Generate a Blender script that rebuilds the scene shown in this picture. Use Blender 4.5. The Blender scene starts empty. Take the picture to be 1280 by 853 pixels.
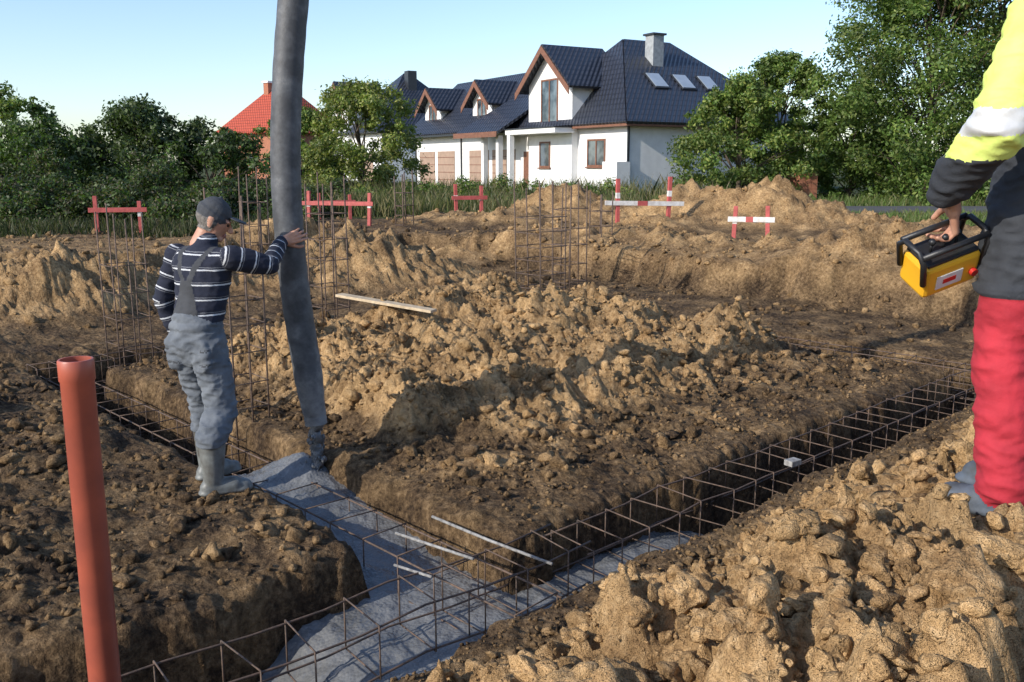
import bpy, bmesh, math, random
import numpy as np
from mathutils import Vector, Matrix, noise as mnoise
random.seed(3)
rng = np.random.default_rng(7)
scene = bpy.context.scene
D = bpy.data
COL = scene.collection

# ------------------------------------------------------------------ noise
def hash2(ix, iy, seed):
    n = (ix.astype(np.int64)*374761393 + iy.astype(np.int64)*668265263 + seed*144269504) & 0xffffffff
    n = ((n ^ (n >> 13))*1274126177) & 0xffffffff
    n = n ^ (n >> 16)
    return (n & 0xffffff)/float(0x1000000)

def perlin(x, y, seed=0):
    ix = np.floor(x).astype(np.int64); iy = np.floor(y).astype(np.int64)
    fx = x-ix; fy = y-iy
    def g(dx, dy):
        a = hash2(ix+dx, iy+dy, seed)*6.2831853
        return np.cos(a)*(fx-dx)+np.sin(a)*(fy-dy)
    sx = fx*fx*fx*(fx*(fx*6-15)+10); sy = fy*fy*fy*(fy*(fy*6-15)+10)
    a = g(0, 0)*(1-sx)+g(1, 0)*sx
    b = g(0, 1)*(1-sx)+g(1, 1)*sx
    return (a*(1-sy)+b*sy)*1.5

def fbm(x, y, octv=4, seed=0, gain=.5):
    s = 0; a = 1.0
    for i in range(octv):
        s = s+a*perlin(x, y, seed+i*17)
        x = x*2.03+5.1; y = y*2.03+1.7; a *= gain
    return s

def lumps(x, y, scale, seed, dens=.8):
    xs = x/scale; ys = y/scale
    ix = np.floor(xs).astype(np.int64); iy = np.floor(ys).astype(np.int64)
    out = np.zeros_like(xs)
    for di in (-1, 0, 1):
        for dj in (-1, 0, 1):
            cx = ix+di; cy = iy+dj
            px = cx+hash2(cx, cy, seed); py = cy+hash2(cx, cy, seed+1)
            r = .3+.45*hash2(cx, cy, seed+2)
            on = hash2(cx, cy, seed+3) < dens
            dx = xs-px; dy = ys-py
            an = hash2(cx, cy, seed+4)*6.28
            ca = np.cos(an); sa = np.sin(an)
            ex = (dx*ca+dy*sa); ey = (-dx*sa+dy*ca)*1.35
            q = (np.abs(ex)**2.6+np.abs(ey)**2.6)**(1/2.6)/r
            h = np.where(on & (q < 1), r*np.sqrt(np.clip(1-q*q, 0, 1))*(1+.8*ex/r), 0)
            out = np.maximum(out, h)
    return out*scale

def sstep(a, b, x):
    t = np.clip((x-a)/(b-a), 0, 1)
    return t*t*(3-2*t)

# ------------------------------------------------------------------ site axes
CU, SU = .724, .690
OX, OY = 0.0, 4.77
def W(u, v): return (OX+u*CU-v*SU, OY+u*SU+v*CU)
def UV(X, Y):
    x = X-OX; y = Y-OY
    return (x*CU+y*SU, -x*SU+y*CU)

FEET = [(1.45, 2.66), (1.64, 2.84), (-1.79, 5.47), (-1.97, 5.73)]
MOUNDS = [  # X,Y,h,rx,ry
    (-2.4, 15.0, .85, 1.7, 1.2), (-.6, 12.2, .45, .9, .7), (-6.1, 12.3, .75, 1.1, 1.0), (-4.6, 13.8, .4, 1.2, .9),
    (1.2, 24.3, .85, 1.3, 1.1), (.0, 22.5, .3, 1.3, .8), (2.3, 23.2, .4, 1.2, .9), (-1.8, 23., .3, 1.2, .8),
    (4.3, 22.5, .95, 1.0, 1.0), (5.9, 21.5, 1.0, 1.1, 1.0), (7.2, 20.5, .45, 1.3, 1.0), (3.2, 20.5, .35, 1.2, .8),
    (8.6, 19.0, .3, 1.6, 1.0), (-6.5, 8.8, .5, 1.0, 1.3), (-5.2, 6.4, .48, .8, 1.0), (-3.7, 4.5, .2, .6, .6), (-3.2, 6.2, .15, .5, .5),
    (-8.5, 13, .5, 1.8, 1.5), (5.2, 13.8, .35, .9, .5), (7.4, 14.5, .3, 1.2, .8), (-1.2, 18.2, .3, 1.6, .7), (-4.3, 18.5, .4, 1.6, .8)]

def terrain(X, Y):
    u, v = UV(X, Y)
    far = sstep(60, 30, np.hypot(X, Y))
    n_low = fbm(X*.35, Y*.35, 3, 3)
    n_mid = fbm(X*1.6, Y*1.6, 4, 11)
    wob = .05*fbm(X*1.7, Y*1.7, 3, 21)+.022*fbm(X*9, Y*9, 2, 25)
    def rect(u0, u1, v0, v1):
        return np.minimum(np.minimum(u-u0, u1-u), np.minimum(v-v0, v1-v))
    sd = rect(-.64, 6.6, -.64, 0)
    for r in ((-9, -.30, -.64, .45), (-.65, 0, -.6, 6.6), (-.65, 6.6, 6.0, 6.6), (5.95, 6.6, -.6, 6.6)):
        sd = np.maximum(sd, rect(*r))
    sdw = sd+wob
    tr = sstep(-.015, .085, sdw)
    def G(a, b, sa, sb): return np.exp(-((u-a)/sa)**2-((v-b)/sb)**2)
    m = .52*G(4.4, 3.4, 1.0, .9)+.47*G(3.4, 5.0, .9, .6)+.36*G(2.3, 3.0, 1.3, 1.0)+.26*G(4.9, 1.9, .6, .5)+.30*G(1.3, 4.5, .7, .9)+.26*G(3, 1.7, 1.9, .6)+.18*G(1.1, 2.3, .6, .9)
    bm_ = sstep(.1, .85, np.minimum(np.minimum(u-.05, 5.95-u), np.minimum(v-.12, 6.1-v))+.28*n_mid)
    m = m*bm_*(1+.4*n_mid)+.05*bm_
    mo = m
    s = np.clip((-.90-v+.16*n_mid)/1.66, 0, 1)
    s = .5*s+.5*s*s*(3-2*s)
    fallu = .4+.6*sstep(-3.6, -1.9, u)
    fallu = fallu*(1-.6*sstep(2.0, 6.5, u))
    ff = s*fallu*.96
    ff = ff*(1+.10*n_mid*sstep(.25, .6, np.hypot(X-1.55, Y-2.75)))
    ff = ff*(1-.6*sstep(3.4, 6.0, -v))
    o = np.zeros_like(X)
    for (a, b, h, rx, ry) in MOUNDS:
        o = o+h*np.exp(-((X-a)/rx)**2-((Y-b)/ry)**2)
    o = o*(1+.28*n_mid)*sstep(.05, -.35, sd)
    pe = np.maximum(u-8.9+.2*n_mid, v-12.5+.4*n_mid)
    out = sstep(0, .45, pe)*.5
    ridge = .26*np.exp(-((u-10.4)/.7)**2)*sstep(-4, 0, v)*sstep(13, 8, v)*(1+.7*n_mid)
    ridge = np.clip(ridge, 0, 1)
    leftup = .12*sstep(-.9, -3.5, u)*sstep(.6, 1.5, v)
    z = .03*n_low*far+.025*n_mid*far*sstep(30, 15, np.hypot(X, Y))
    z = z*sstep(40, 22, Y)
    mound = mo+ff+o+ridge
    rough = np.clip(sstep(.03, .22, mo)*.95+sstep(.0, .3, ff)*1.3+sstep(.05, .4, o)*.85+sstep(.05, .2, ridge)*.5, 0, 1.4)
    rough = np.maximum(rough, .22*far*sstep(34, 20, Y))
    rough = np.maximum(rough, .6*sstep(-1.2, -2.3, u)*sstep(.7, 1.4, v)*sstep(20, 12, Y))
    for fx, fy in FEET:
        rough = rough*sstep(.08, .26, np.hypot(X-fx, Y-fy))
    rgh = rough*(1-tr*.75)
    lum = .30*lumps(X, Y, .34, 51, .5)+.75*lumps(X, Y, .16, 61, .85)+.95*lumps(X+.3, Y, .075, 71, .95)
    crag = .10*np.abs(fbm(X*4.1, Y*4.1, 4, 85, .62))
    fine = .012*fbm(X*14, Y*14, 3, 81)+.022*fbm(X*5, Y*5, 2, 83)
    z = z+mound+out+leftup+rgh*lum*.66-rough*(1-tr)*crag+(fine*(.35+.9*rough))*far*sstep(34, 22, Y)
    z = z-.035*sstep(-.10, 0, sdw)*(1-tr)
    floor_ = -.60+.03*n_mid+.5*np.maximum(fine, 0)+rgh*.3*lum
    z = z*(1-tr)+floor_*tr
    clay = .92*sstep(.03, .19, mo+.10*n_mid+.05*fbm(X*5, Y*5, 2, 91))+1.0*sstep(.0, .14, ff+.05*n_mid)
    clay = np.maximum(clay, .78*sstep(.04, .25, o+ridge+.08*n_mid))
    clay = np.maximum(clay, .55*sstep(.05, .4, out)*sstep(24, 16, Y))
    clay = np.maximum(clay, .20*far)
    clay = clay*(1-.65*sstep(.0, .05, sdw))
    clay = np.clip(clay, 0, 1)
    lefty = sstep(-1.0, -2.5, u)*sstep(.5, 1, v)
    clay = clay*(1-.3*lefty)
    grass = sstep(.1, .6, fbm(X*.5, Y*.5, 3, 101)*.9+(Y-25.5)/2.2)*sstep(.5, .25, mound)
    grass = np.maximum(grass, sstep(-9, -13, X+fbm(X, Y, 2, 9))*sstep(15, 18, Y))
    grass = np.maximum(grass, sstep(9.2, 11.5, X+1.3*fbm(X, Y, 2, 9))*sstep(16, 18, Y))
    z = z+.05*sstep(26, 32, Y)
    return z, clay, grass, rough

# ------------------------------------------------------------------ mesh helpers
def mesh_np(name, verts, faces, smooth=True):
    me = D.meshes.new(name)
    verts = np.asarray(verts, dtype=np.float32); faces = np.asarray(faces, dtype=np.int32)
    k = faces.shape[1]
    me.vertices.add(len(verts)); me.vertices.foreach_set('co', verts.ravel())
    me.loops.add(faces.size); me.loops.foreach_set('vertex_index', faces.ravel())
    me.polygons.add(len(faces)); me.polygons.foreach_set('loop_start', np.arange(0, faces.size, k, dtype=np.int32))
    me.update(calc_edges=True)
    me.validate()
    me.polygons.foreach_set('use_smooth', np.full(len(me.polygons), smooth))
    return me

def add_attr(me, name, arr):
    a = me.attributes.new(name, 'FLOAT', 'POINT'); a.data.foreach_set('value', np.asarray(arr, dtype=np.float32))
def add_col(me, name, arr):
    a = me.attributes.new(name, 'FLOAT_COLOR', 'POINT'); a.data.foreach_set('color', np.asarray(arr, dtype=np.float32).ravel())

def obj(name, me, mat=None, parent=None):
    o = D.objects.new(name, me); COL.objects.link(o)
    if mat:
        for m in (mat if isinstance(mat, (list, tuple)) else [mat]): me.materials.append(m)
    if parent: o.parent = parent
    return o

def empty(name, M=None):
    e = D.objects.new(name, None); COL.objects.link(e); e.empty_display_size = .2
    if M is not None: e.matrix_world = M
    return e

class Geo:
    def __init__(s): s.v = []; s.f = []
    def tube(s, pts, r, sides=6, cap=True):
        pts = [Vector(p) for p in pts]; n = len(pts)
        rs = r if isinstance(r, (list, tuple)) else [r]*n
        b = len(s.v); up = None
        for i, p in enumerate(pts):
            t = (pts[min(i+1, n-1)]-pts[max(i-1, 0)]).normalized()
            if up is None:
                up = Vector((0, 0, 1)) if abs(t.z) < .9 else Vector((1, 0, 0))
            x = (up-t*up.dot(t)).normalized(); up = x; y = t.cross(x)
            for k in range(sides):
                a = 2*math.pi*k/sides
                s.v.append(p+x*math.cos(a)*rs[i]+y*math.sin(a)*rs[i])
        for i in range(n-1):
            for k in range(sides):
                k2 = (k+1) % sides
                s.f.append((b+i*sides+k, b+i*sides+k2, b+(i+1)*sides+k2, b+(i+1)*sides+k))
        if cap:
            s.f.append(tuple(b+k for k in range(sides))[::-1]); s.f.append(tuple(b+(n-1)*sides+k for k in range(sides)))
    def box(s, a, b_, M=None):
        b = len(s.v)
        for z in (a[2], b_[2]):
            for (x, y) in ((a[0], a[1]), (b_[0], a[1]), (b_[0], b_[1]), (a[0], b_[1])):
                p = Vector((x, y, z)); s.v.append(M @ p if M else p)
        for q in ((3, 2, 1, 0), (4, 5, 6, 7), (0, 1, 5, 4), (1, 2, 6, 5), (2, 3, 7, 6), (3, 0, 4, 7)):
            s.f.append(tuple(b+i for i in q))
    def poly(s, pts):
        b = len(s.v)
        for p in pts: s.v.append(Vector(p))
        s.f.append(tuple(range(b, b+len(pts))))
    def make(s, name, mat, parent=None, smooth=False, solid=0, bevel=0):
        me = D.meshes.new(name); me.from_pydata([tuple(v) for v in s.v], [], s.f); me.update()
        me.polygons.foreach_set('use_smooth', np.full(len(me.polygons), smooth))
        o = obj(name, me, mat, parent)
        if solid:
            m = o.modifiers.new('sol', 'SOLIDIFY'); m.thickness = solid; m.offset = 0
        if bevel:
            m = o.modifiers.new('bev', 'BEVEL'); m.width = bevel; m.segments = 2
        return o

# ------------------------------------------------------------------ materials
def nt(name):
    m = D.materials.new(name); m.use_nodes = True; t = m.node_tree; t.nodes.clear()
    out = t.nodes.new('ShaderNodeOutputMaterial'); p = t.nodes.new('ShaderNodeBsdfPrincipled')
    t.links.new(p.outputs[0], out.inputs[0])
    return m, t, p, out

def N(t, kind, **kw):
    n = t.nodes.new(kind)
    for k, v in kw.items(): setattr(n, k, v)
    return n

def mixc(t, fac, a, b, mode='MIX'):
    n = t.nodes.new('ShaderNodeMix'); n.data_type = 'RGBA'; n.blend_type = mode
    for sock, val in ((n.inputs[0], fac), (n.inputs[6], a), (n.inputs[7], b)):
        if isinstance(val, bpy.types.NodeSocket): t.links.new(val, sock)
        elif isinstance(val, (int, float)): sock.default_value = val
        else: sock.default_value = (*val, 1) if len(val) == 3 else val
    return n.outputs[2]

def math_(t, op, a, b=0.0, c=None, clamp=False):
    n = t.nodes.new('ShaderNodeMath'); n.operation = op; n.use_clamp = clamp
    for i, val in enumerate((a, b) if c is None else (a, b, c)):
        if isinstance(val, bpy.types.NodeSocket): t.links.new(val, n.inputs[i])
        else: n.inputs[i].default_value = val
    return n.outputs[0]

def noise_(t, scale, detail=4, rough=.55, vec=None, out=0):
    n = t.nodes.new('ShaderNodeTexNoise'); n.inputs['Scale'].default_value = scale
    n.inputs['Detail'].default_value = detail; n.inputs['Roughness'].default_value = rough
    if vec is None:
        g = t.nodes.new('ShaderNodeTexCoord'); vec = g.outputs['Object']
    t.links.new(vec, n.inputs['Vector'])
    return n.outputs[out]

def ramp(t, fac, stops):
    r = t.nodes.new('ShaderNodeValToRGB'); t.links.new(fac, r.inputs[0])
    while len(r.color_ramp.elements) < len(stops): r.color_ramp.elements.new(.5)
    for e, (p, c) in zip(r.color_ramp.elements, stops):
        e.position = p; e.color = (*c, 1) if len(c) == 3 else c
    return r.outputs[0]

def bump(t, p, h, strength=.5, dist=.02, prev=None):
    b = t.nodes.new('ShaderNodeBump'); b.inputs['Strength'].default_value = strength; b.inputs['Distance'].default_value = dist
    t.links.new(h, b.inputs['Height'])
    if prev is not None: t.links.new(prev, b.inputs['Normal'])
    t.links.new(b.outputs[0], p.inputs['Normal']); return b.outputs[0]

def mat_simple(name, c1, c2=None, scale=8, rough=.7, metal=0, bstr=.2, bdist=.01, bscale=None, detail=4):
    m, t, p, o = nt(name)
    c2 = c2 or tuple(x*.7 for x in c1)
    f = noise_(t, scale, detail)
    col = ramp(t, f, [(.35, c2), (.65, c1)])
    t.links.new(col, p.inputs['Base Color'])
    p.inputs['Roughness'].default_value = rough; p.inputs['Metallic'].default_value = metal
    if bstr: bump(t, p, noise_(t, bscale or scale*3, 3), bstr, bdist)
    return m

def mat_soil():
    m, t, p, o = nt('soil')
    ac = N(t, 'ShaderNodeAttribute', attribute_name='clay').outputs['Fac']
    ag = N(t, 'ShaderNodeAttribute', attribute_name='grass').outputs['Fac']
    av = N(t, 'ShaderNodeAttribute', attribute_name='var').outputs['Fac']
    n1 = noise_(t, 2.7, 4); n2 = noise_(t, 24, 5, .7); n3 = noise_(t, 85, 3, .7)
    dark = ramp(t, n2, [(.3, (.024, .016, .010)), (.55, (.080, .052, .031)), (.75, (.165, .110, .066))])
    cl = ramp(t, n2, [(.30, (.16, .085, .034)), (.5, (.44, .270, .122)), (.70, (.68, .470, .255))])
    cl2 = ramp(t, n1, [(.35, (.27, .160, .075)), (.65, (.60, .395, .195))])
    cl = mixc(t, .45, cl, cl2)
    f = math_(t, 'ADD', ac, math_(t, 'MULTIPLY', math_(t, 'SUBTRACT', n1, .5), 1.0))
    f = math_(t, 'ADD', f, math_(t, 'MULTIPLY', math_(t, 'SUBTRACT', n2, .5), .8), clamp=True)
    col = mixc(t, f, dark, cl)
    vv = math_(t, 'ADD', math_(t, 'MULTIPLY', av, .65), math_(t, 'ADD', .42, math_(t, 'MULTIPLY', n3, .42)))
    cmb = N(t, 'ShaderNodeCombineColor')
    for i in range(3): t.links.new(vv, cmb.inputs[i])
    col = mixc(t, 1.0, col, cmb.outputs[0], 'MULTIPLY')
    gr = ramp(t, n1, [(.3, (.030, .040, .014)), (.5, (.06, .075, .022)), (.7, (.12, .105, .045))])
    col = mixc(t, ag, col, gr)
    t.links.new(col, p.inputs['Base Color']); p.inputs['Roughness'].default_value = .95
    p.inputs['Specular IOR Level'].default_value = .15
    v = t.nodes.new('ShaderNodeTexVoronoi'); v.inputs['Scale'].default_value = 32
    g = t.nodes.new('ShaderNodeTexCoord')
    t.links.new(g.outputs['Object'], v.inputs['Vector'])
    hh = math_(t, 'ADD', math_(t, 'MULTIPLY', math_(t, 'SUBTRACT', 1.0, v.outputs['Distance']), .4), math_(t, 'MULTIPLY', n2, 1.3))
    b2 = bump(t, p, hh, .9, .038)
    bump(t, p, n3, .85, .012, b2)
    return m
SOIL = mat_soil()

# ------------------------------------------------------------------ terrain mesh
def axis(segs, lo, hi, g=1.13):
    a = []
    for (s, e, st) in segs: a += list(np.arange(s, e-1e-6, st))
    a.append(segs[-1][1])
    st = segs[0][2]*1.5; x = a[0]; left = []
    while x > lo: x -= st; st *= g; left.append(x)
    st = segs[-1][2]*1.2; x = a[-1]; right = []
    while x < hi: x += st; st *= g; right.append(x)
    return np.array(left[::-1]+a+right)
ua = axis([(-3.6, -2.6, .03), (-2.6, 2.2, .0175), (2.2, 7.5, .034), (7.5, 20, .085)], -600, 700)
va = axis([(-3.0, -.6, .0175), (-.6, 1.2, .022), (1.2, 7, .034), (7, 19, .085)], -500, 700)
UU, VV = np.meshgrid(ua, va)
XX = OX+UU*CU-VV*SU; YY = OY+UU*SU+VV*CU
zz, clay, grass, rough = terrain(XX.ravel(), YY.ravel())
nu, nv_ = len(ua), len(va)
idx = np.arange(nu*nv_).reshape(nv_, nu)
F = np.stack([idx[:-1, :-1].ravel(), idx[:-1, 1:].ravel(), idx[1:, 1:].ravel(), idx[1:, :-1].ravel()], 1)
me = mesh_np('ground', np.stack([XX.ravel(), YY.ravel(), zz], 1), F)
add_attr(me, 'clay', clay); add_attr(me, 'grass', grass); add_attr(me, 'var', .5+.5*fbm(XX.ravel()*3, YY.ravel()*3, 2, 7))
obj('ground', me, SOIL)

def hz(X, Y):
    return float(terrain(np.array([float(X)]), np.array([float(Y)]))[0][0])

# ------------------------------------------------------------------ clods
def ico(sub):
    bm = bmesh.new(); bmesh.ops.create_icosphere(bm, subdivisions=sub, radius=1)
    v = np.array([tuple(x.co) for x in bm.verts]); f = np.array([[y.index for y in x.verts] for x in bm.faces]); bm.free()
    return v, f
def rock_variants(sub, n):
    v0, f0 = ico(sub); res = []
    for k in range(n):
        nn = rng.normal(size=(9, 3)); nn /= np.linalg.norm(nn, axis=1)[:, None]
        dd = rng.uniform(.45, .9, 9)
        dots = np.clip(v0@nn.T, .05, None)
        r = np.min(dd/dots, axis=1); r = np.minimum(r, 1.15)
        nz = np.array([mnoise.fractal(Vector((p[0]*1.9+k*9, p[1]*1.9, p[2]*1.9)), .9, 2, 4)-.35*abs(mnoise.fractal(Vector((p[0]*4.3-k*5, p[1]*4.3, p[2]*4.3)), .8, 2, 3)) for p in v0])
        v = v0*(r*(1+.36*nz))[:, None]
        v[:, 2] *= .75
        res.append(v)
    return res, f0
def scatter(name, groups):
    V = []; Fs = []; C = []; Va = []; off = 0
    for (pts, rad, sub) in groups:
        vs, f0 = VARS[sub]
        X, Y = pts[:, 0], pts[:, 1]
        z, cl, gr, ro = terrain(X, Y)
        for i in range(len(X)):
            v = vs[rng.integers(len(vs))]
            a = rng.uniform(0, 6.28); b = rng.uniform(-.9, .9)
            ca, sa = math.cos(a), math.sin(a); cb, sb = math.cos(b), math.sin(b)
            R = np.array([[ca, -sa, 0], [sa, ca, 0], [0, 0, 1]])@np.array([[1, 0, 0], [0, cb, -sb], [0, sb, cb]])
            sc = rad[i]*rng.uniform(.7, 1.35, 3)
            V.append((v*sc)@R.T+np.array([X[i], Y[i], z[i]+rad[i]*.25]))
            Fs.append(f0+off); off += len(v)
            C.append(np.full(len(v), min(1, cl[i]+rng.uniform(-.15, .35)))); Va.append(np.full(len(v), rng.uniform(.3, 1.0)))
    me = mesh_np(name, np.concatenate(V), np.concatenate(Fs), True)
    add_attr(me, 'clay', np.concatenate(C)); add_attr(me, 'var', np.concatenate(Va))
    return obj(name, me, SOIL)
VARS = {4: rock_variants(4, 5), 3: rock_variants(3, 10), 2: rock_variants(2, 10), 1: rock_variants(1, 6)}

def pts_uv(n, u0, u1, v0, v1, thr=-.3, avoid_trench=True):
    u = rng.uniform(u0, u1, n*3); v = rng.uniform(v0, v1, n*3)
    X = OX+u*CU-v*SU; Y = OY+u*SU+v*CU
    d = fbm(X*1.3, Y*1.3, 2, 33)
    k = d > thr+rng.uniform(-.3, .3, n*3)
    z = terrain(X, Y)[0]
    if avoid_trench: k &= z > -.12
    for fx, fy in FEET: k &= np.hypot(X-fx, Y-fy) > .2
    k &= np.hypot(X, Y) > 1.25
    return np.stack([X[k], Y[k]], 1)[:n]
def rads(n, a, b, p=2.2): return a+(b-a)*rng.random(n)**p
g = []
P = pts_uv(80, -2.4, 2.5, -2.8, -1.1, -.6); g.append((P, rads(len(P), .05, .095, 1.8), 4))
P = pts_uv(650, -2.6, 3.5, -2.9, -1.0, -.8); g.append((P, rads(len(P), .03, .065, 1.6), 3))
P = pts_uv(5200, -2.6, 5.5, -2.9, -.85, -.9); g.append((P, rads(len(P), .014, .038, 1.6), 2))
P = pts_uv(15000, -2.8, 5.5, -2.9, -.66, -1.0); g.append((P, rads(len(P), .005, .018), 1))
scatter('clay_clods', g)
g = []
P = pts_uv(1700, .3, 5.7, .4, 5.9, -.4); g.append((P, rads(len(P), .02, .07, 2.6), 2))
P = pts_uv(8500, .1, 5.8, .12, 6, -.6); g.append((P, rads(len(P), .008, .03), 1))
P = pts_uv(2800, -4, -.75, .5, 7, -.3); g.append((P, rads(len(P), .01, .045, 3), 1))
P = pts_uv(280, -4, -.9, .7, 7, -.2); g.append((P, rads(len(P), .03, .085, 2.5), 2))
P = pts_uv(1500, 6.8, 13, -1, 12, -.1); g.append((P, rads(len(P), .02, .08, 3), 1))
P = pts_uv(1800, -2, 20, 6.8, 19, .0); g.append((P, rads(len(P), .025, .11, 3), 1))
P = pts_uv(350, -2.5, 6.5, -.62, 0.4, -.9, False); P = P[:350]; g.append((P, rads(len(P), .008, .03, 2), 1))
scatter('soil_clods', g)

# ------------------------------------------------------------------ concrete
def mat_concrete():
    m, t, p, o = nt('wet_concrete')
    n1 = noise_(t, 5, 4); n2 = noise_(t, 60, 3, .7)
    c = ramp(t, n1, [(.3, (.085, .088, .09)), (.7, (.175, .178, .18))])
    v = t.nodes.new('ShaderNodeTexVoronoi'); v.inputs['Scale'].default_value = 48
    g = t.nodes.new('ShaderNodeTexCoord'); t.links.new(g.outputs['Object'], v.inputs['Vector'])
    c = mixc(t, math_(t, 'MULTIPLY', n2, .35), c, (.25, .245, .235))
    t.links.new(c, p.inputs['Base Color'])
    t.links.new(ramp(t, n1, [(.4, (.2, .2, .2)), (.6, (.42, .42, .42))]), p.inputs['Roughness'])
    b = bump(t, p, math_(t, 'SUBTRACT', 1.0, v.outputs['Distance']), .45, .010)
    bump(t, p, n2, .35, .006, b)
    return m
CONC = mat_concrete()
cu = np.arange(-2.3, 3.6, .018); cv = np.arange(-.85, 3.2, .018)
CUU, CVV = np.meshgrid(cu, cv); u = CUU.ravel(); v = CVV.ravel()
X = OX+u*CU-v*SU; Y = OY+u*SU+v*CU
zc = -.33+.19*sstep(.2, 2.0, v)
zc = zc+.14*np.exp(-((u+.12)/.20)**2-((v-2.05)/.25)**2)
zc = zc-.35*sstep(2.25, 3.0, v)
zc = zc-.36*sstep(1.0, 2.6, u)-.36*sstep(-.95, -1.75, u)
zc = zc+.018*fbm(X*3, Y*3, 3, 5)+.09*lumps(X, Y, .08, 15, .5)+.008*fbm(X*22, Y*22, 2, 6)
zc = np.where((v > .5) & ((u > .12) | (u < -.78)), -.9, zc)
i2 = np.arange(len(cu)*len(cv)).reshape(len(cv), len(cu))
F2 = np.stack([i2[:-1, :-1].ravel(), i2[:-1, 1:].ravel(), i2[1:, 1:].ravel(), i2[1:, :-1].ravel()], 1)
keep = zc[F2].max(1) > -.85; F2 = F2[keep]
me = mesh_np('poured_concrete', np.stack([X, Y, zc], 1), F2)
obj('poured_concrete', me, CONC)

# ------------------------------------------------------------------ rebar
REBAR = mat_simple('rusty_rebar', (.17, .11, .078), (.080, .060, .048), 30, .75, .2, .3, .002, 120)
REBARW = mat_simple('concrete_coated_steel', (.34, .33, .31), (.16, .15, .14), 30, .7, 0, .3, .002, 120)
def cage(name, a, b, width, ztop, zbot, step=.22):
    g = Geo(); a = Vector((a[0], a[1])); b = Vector((b[0], b[1])); L = (b-a).length; d = (b-a)/L; s = Vector((-d.y, d.x))
    n = max(2, int(L/.35)); wobs = [random.uniform(-.014, .014) for _ in range(n+1)]
    def P(t, side, z):
        k = t*n; i = min(int(k), n-1); w = wobs[i]*(1-(k-i))+wobs[i+1]*(k-i)
        q = a+d*(L*t)+s*(side*width/2+w); x, y = W(q.x, q.y)
        return (x, y, z+w*.8)
    for side in (-1, 1):
        for z in (ztop, zbot):
            g.tube([P(i/n, side, z) for i in range(n+1)], .0062, 6)
    m = int(L/step)
    for i in range(m+1):
        t = (i*step+random.uniform(-.04, .04))/L; t = min(max(t, 0), 1); sk = random.uniform(-.05, .05)/L
        t2 = min(1, max(0, t+sk))
        pts = [P(t, -1.06, ztop+.012), P(t2, 1.06, ztop+.012), P(t2, 1.06, zbot-.01), P(t, -1.06, zbot-.01), P(t, -1.06, ztop+.012)]
        for j in range(4): g.tube([pts[j], pts[j+1]], .0043, 5)
    return g.make(name, REBAR, smooth=True)
cage('rebar_cage', (-3.4, .0), (.3, -.17), .32, -.04, -.28, .29)
cage('rebar_cage', (.2, -.20), (7.0, -.24), .34, -.05, -.29, .27)
cage('rebar_cage', (-.34, -.55), (-.33, 6.4), .30, -.11, -.34, .32)
cage('rebar_cage', (-.6, 6.3), (6.5, 6.3), .30, .02, -.26, .25)
cage('rebar_cage', (6.28, -.5), (6.28, 6.5), .30, -.01, -.3, .25)

def column(X, Y, z0, h, w=.26, bars=6, stir=.3, ang=.76, r=.0075):
    g = Geo(); pos = [(-1, -1), (1, -1), (1, 1), (-1, 1), (0, 1), (0, -1)][:bars]
    ca, sa = math.cos(ang), math.sin(ang)
    def Pt(a, b, z): 
        x = a*w/2; y = b*w/2
        return (X+x*ca-y*sa, Y+x*sa+y*ca, z)
    for (a, b) in pos:
        lx, ly = random.uniform(-.05, .05), random.uniform(-.05, .05); hh = h+random.uniform(-.12, .08)
        g.tube([Pt(a, b, z0), Pt(a+lx, b+ly, z0+hh*.5), Pt(a+lx*3, b+ly*3, z0+hh)], r, 5)
    z = z0+.1
    while z < z0+h*.82:
        c = [(-1.05, -1.05), (1.05, -1.05), (1.05, 1.05), (-1.05, 1.05), (-1.05, -1.05)]; dz = random.uniform(-.01, .01)
        for j in range(4): g.tube([Pt(*c[j], z+dz*j), Pt(*c[j+1], z+dz*(j+1))], r*.62, 5)
        z += stir*random.uniform(.85, 1.15)
    return g.make('rebar_column', REBAR, smooth=True)
column(-2.15, 7.15, -.45, 2.2, .28, 6, .22)
column(-3.98, 9.4, -.45, 2.0, .34, 6, .26)
column(-2.22, 11.1, -.4, 2.25, .34, 6, .3, .76, .009)
column(-3.85, 13.8, -.2, 2.1, .3, 4, .3, .76, .010)
column(.42, 13.4, -.45, 2.2, .5, 6, .2, .76, .011)
column(.95, 15.2, -.3, 2.0, .4, 6, .3, .76, .011)
column(1.65, 17.2, -.1, 1.6, .3, 4, .3, .76, .012)
column(-2.55, 22, .2, 1.6, .3, 4, .25, .76, .016)

g = Geo()
g.tube([(-.465, 5.08, -.02), (-.12, 4.73, -.02), (.205, 4.41, -.01)], .009, 6)
g.make('concrete_coated_rod', REBARW, smooth=True)
g = Geo(); g.tube([(-.66, 4.93, -.06), (-.20, 4.46, -.005)], .009, 6)
g.make('concrete_coated_rod', REBARW, smooth=True)
g = Geo(); g.tube([(-.62, 4.55, -.08), (-.40, 4.28, -.02)], .008, 6)
g.make('concrete_coated_rod', REBARW, smooth=True)

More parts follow.
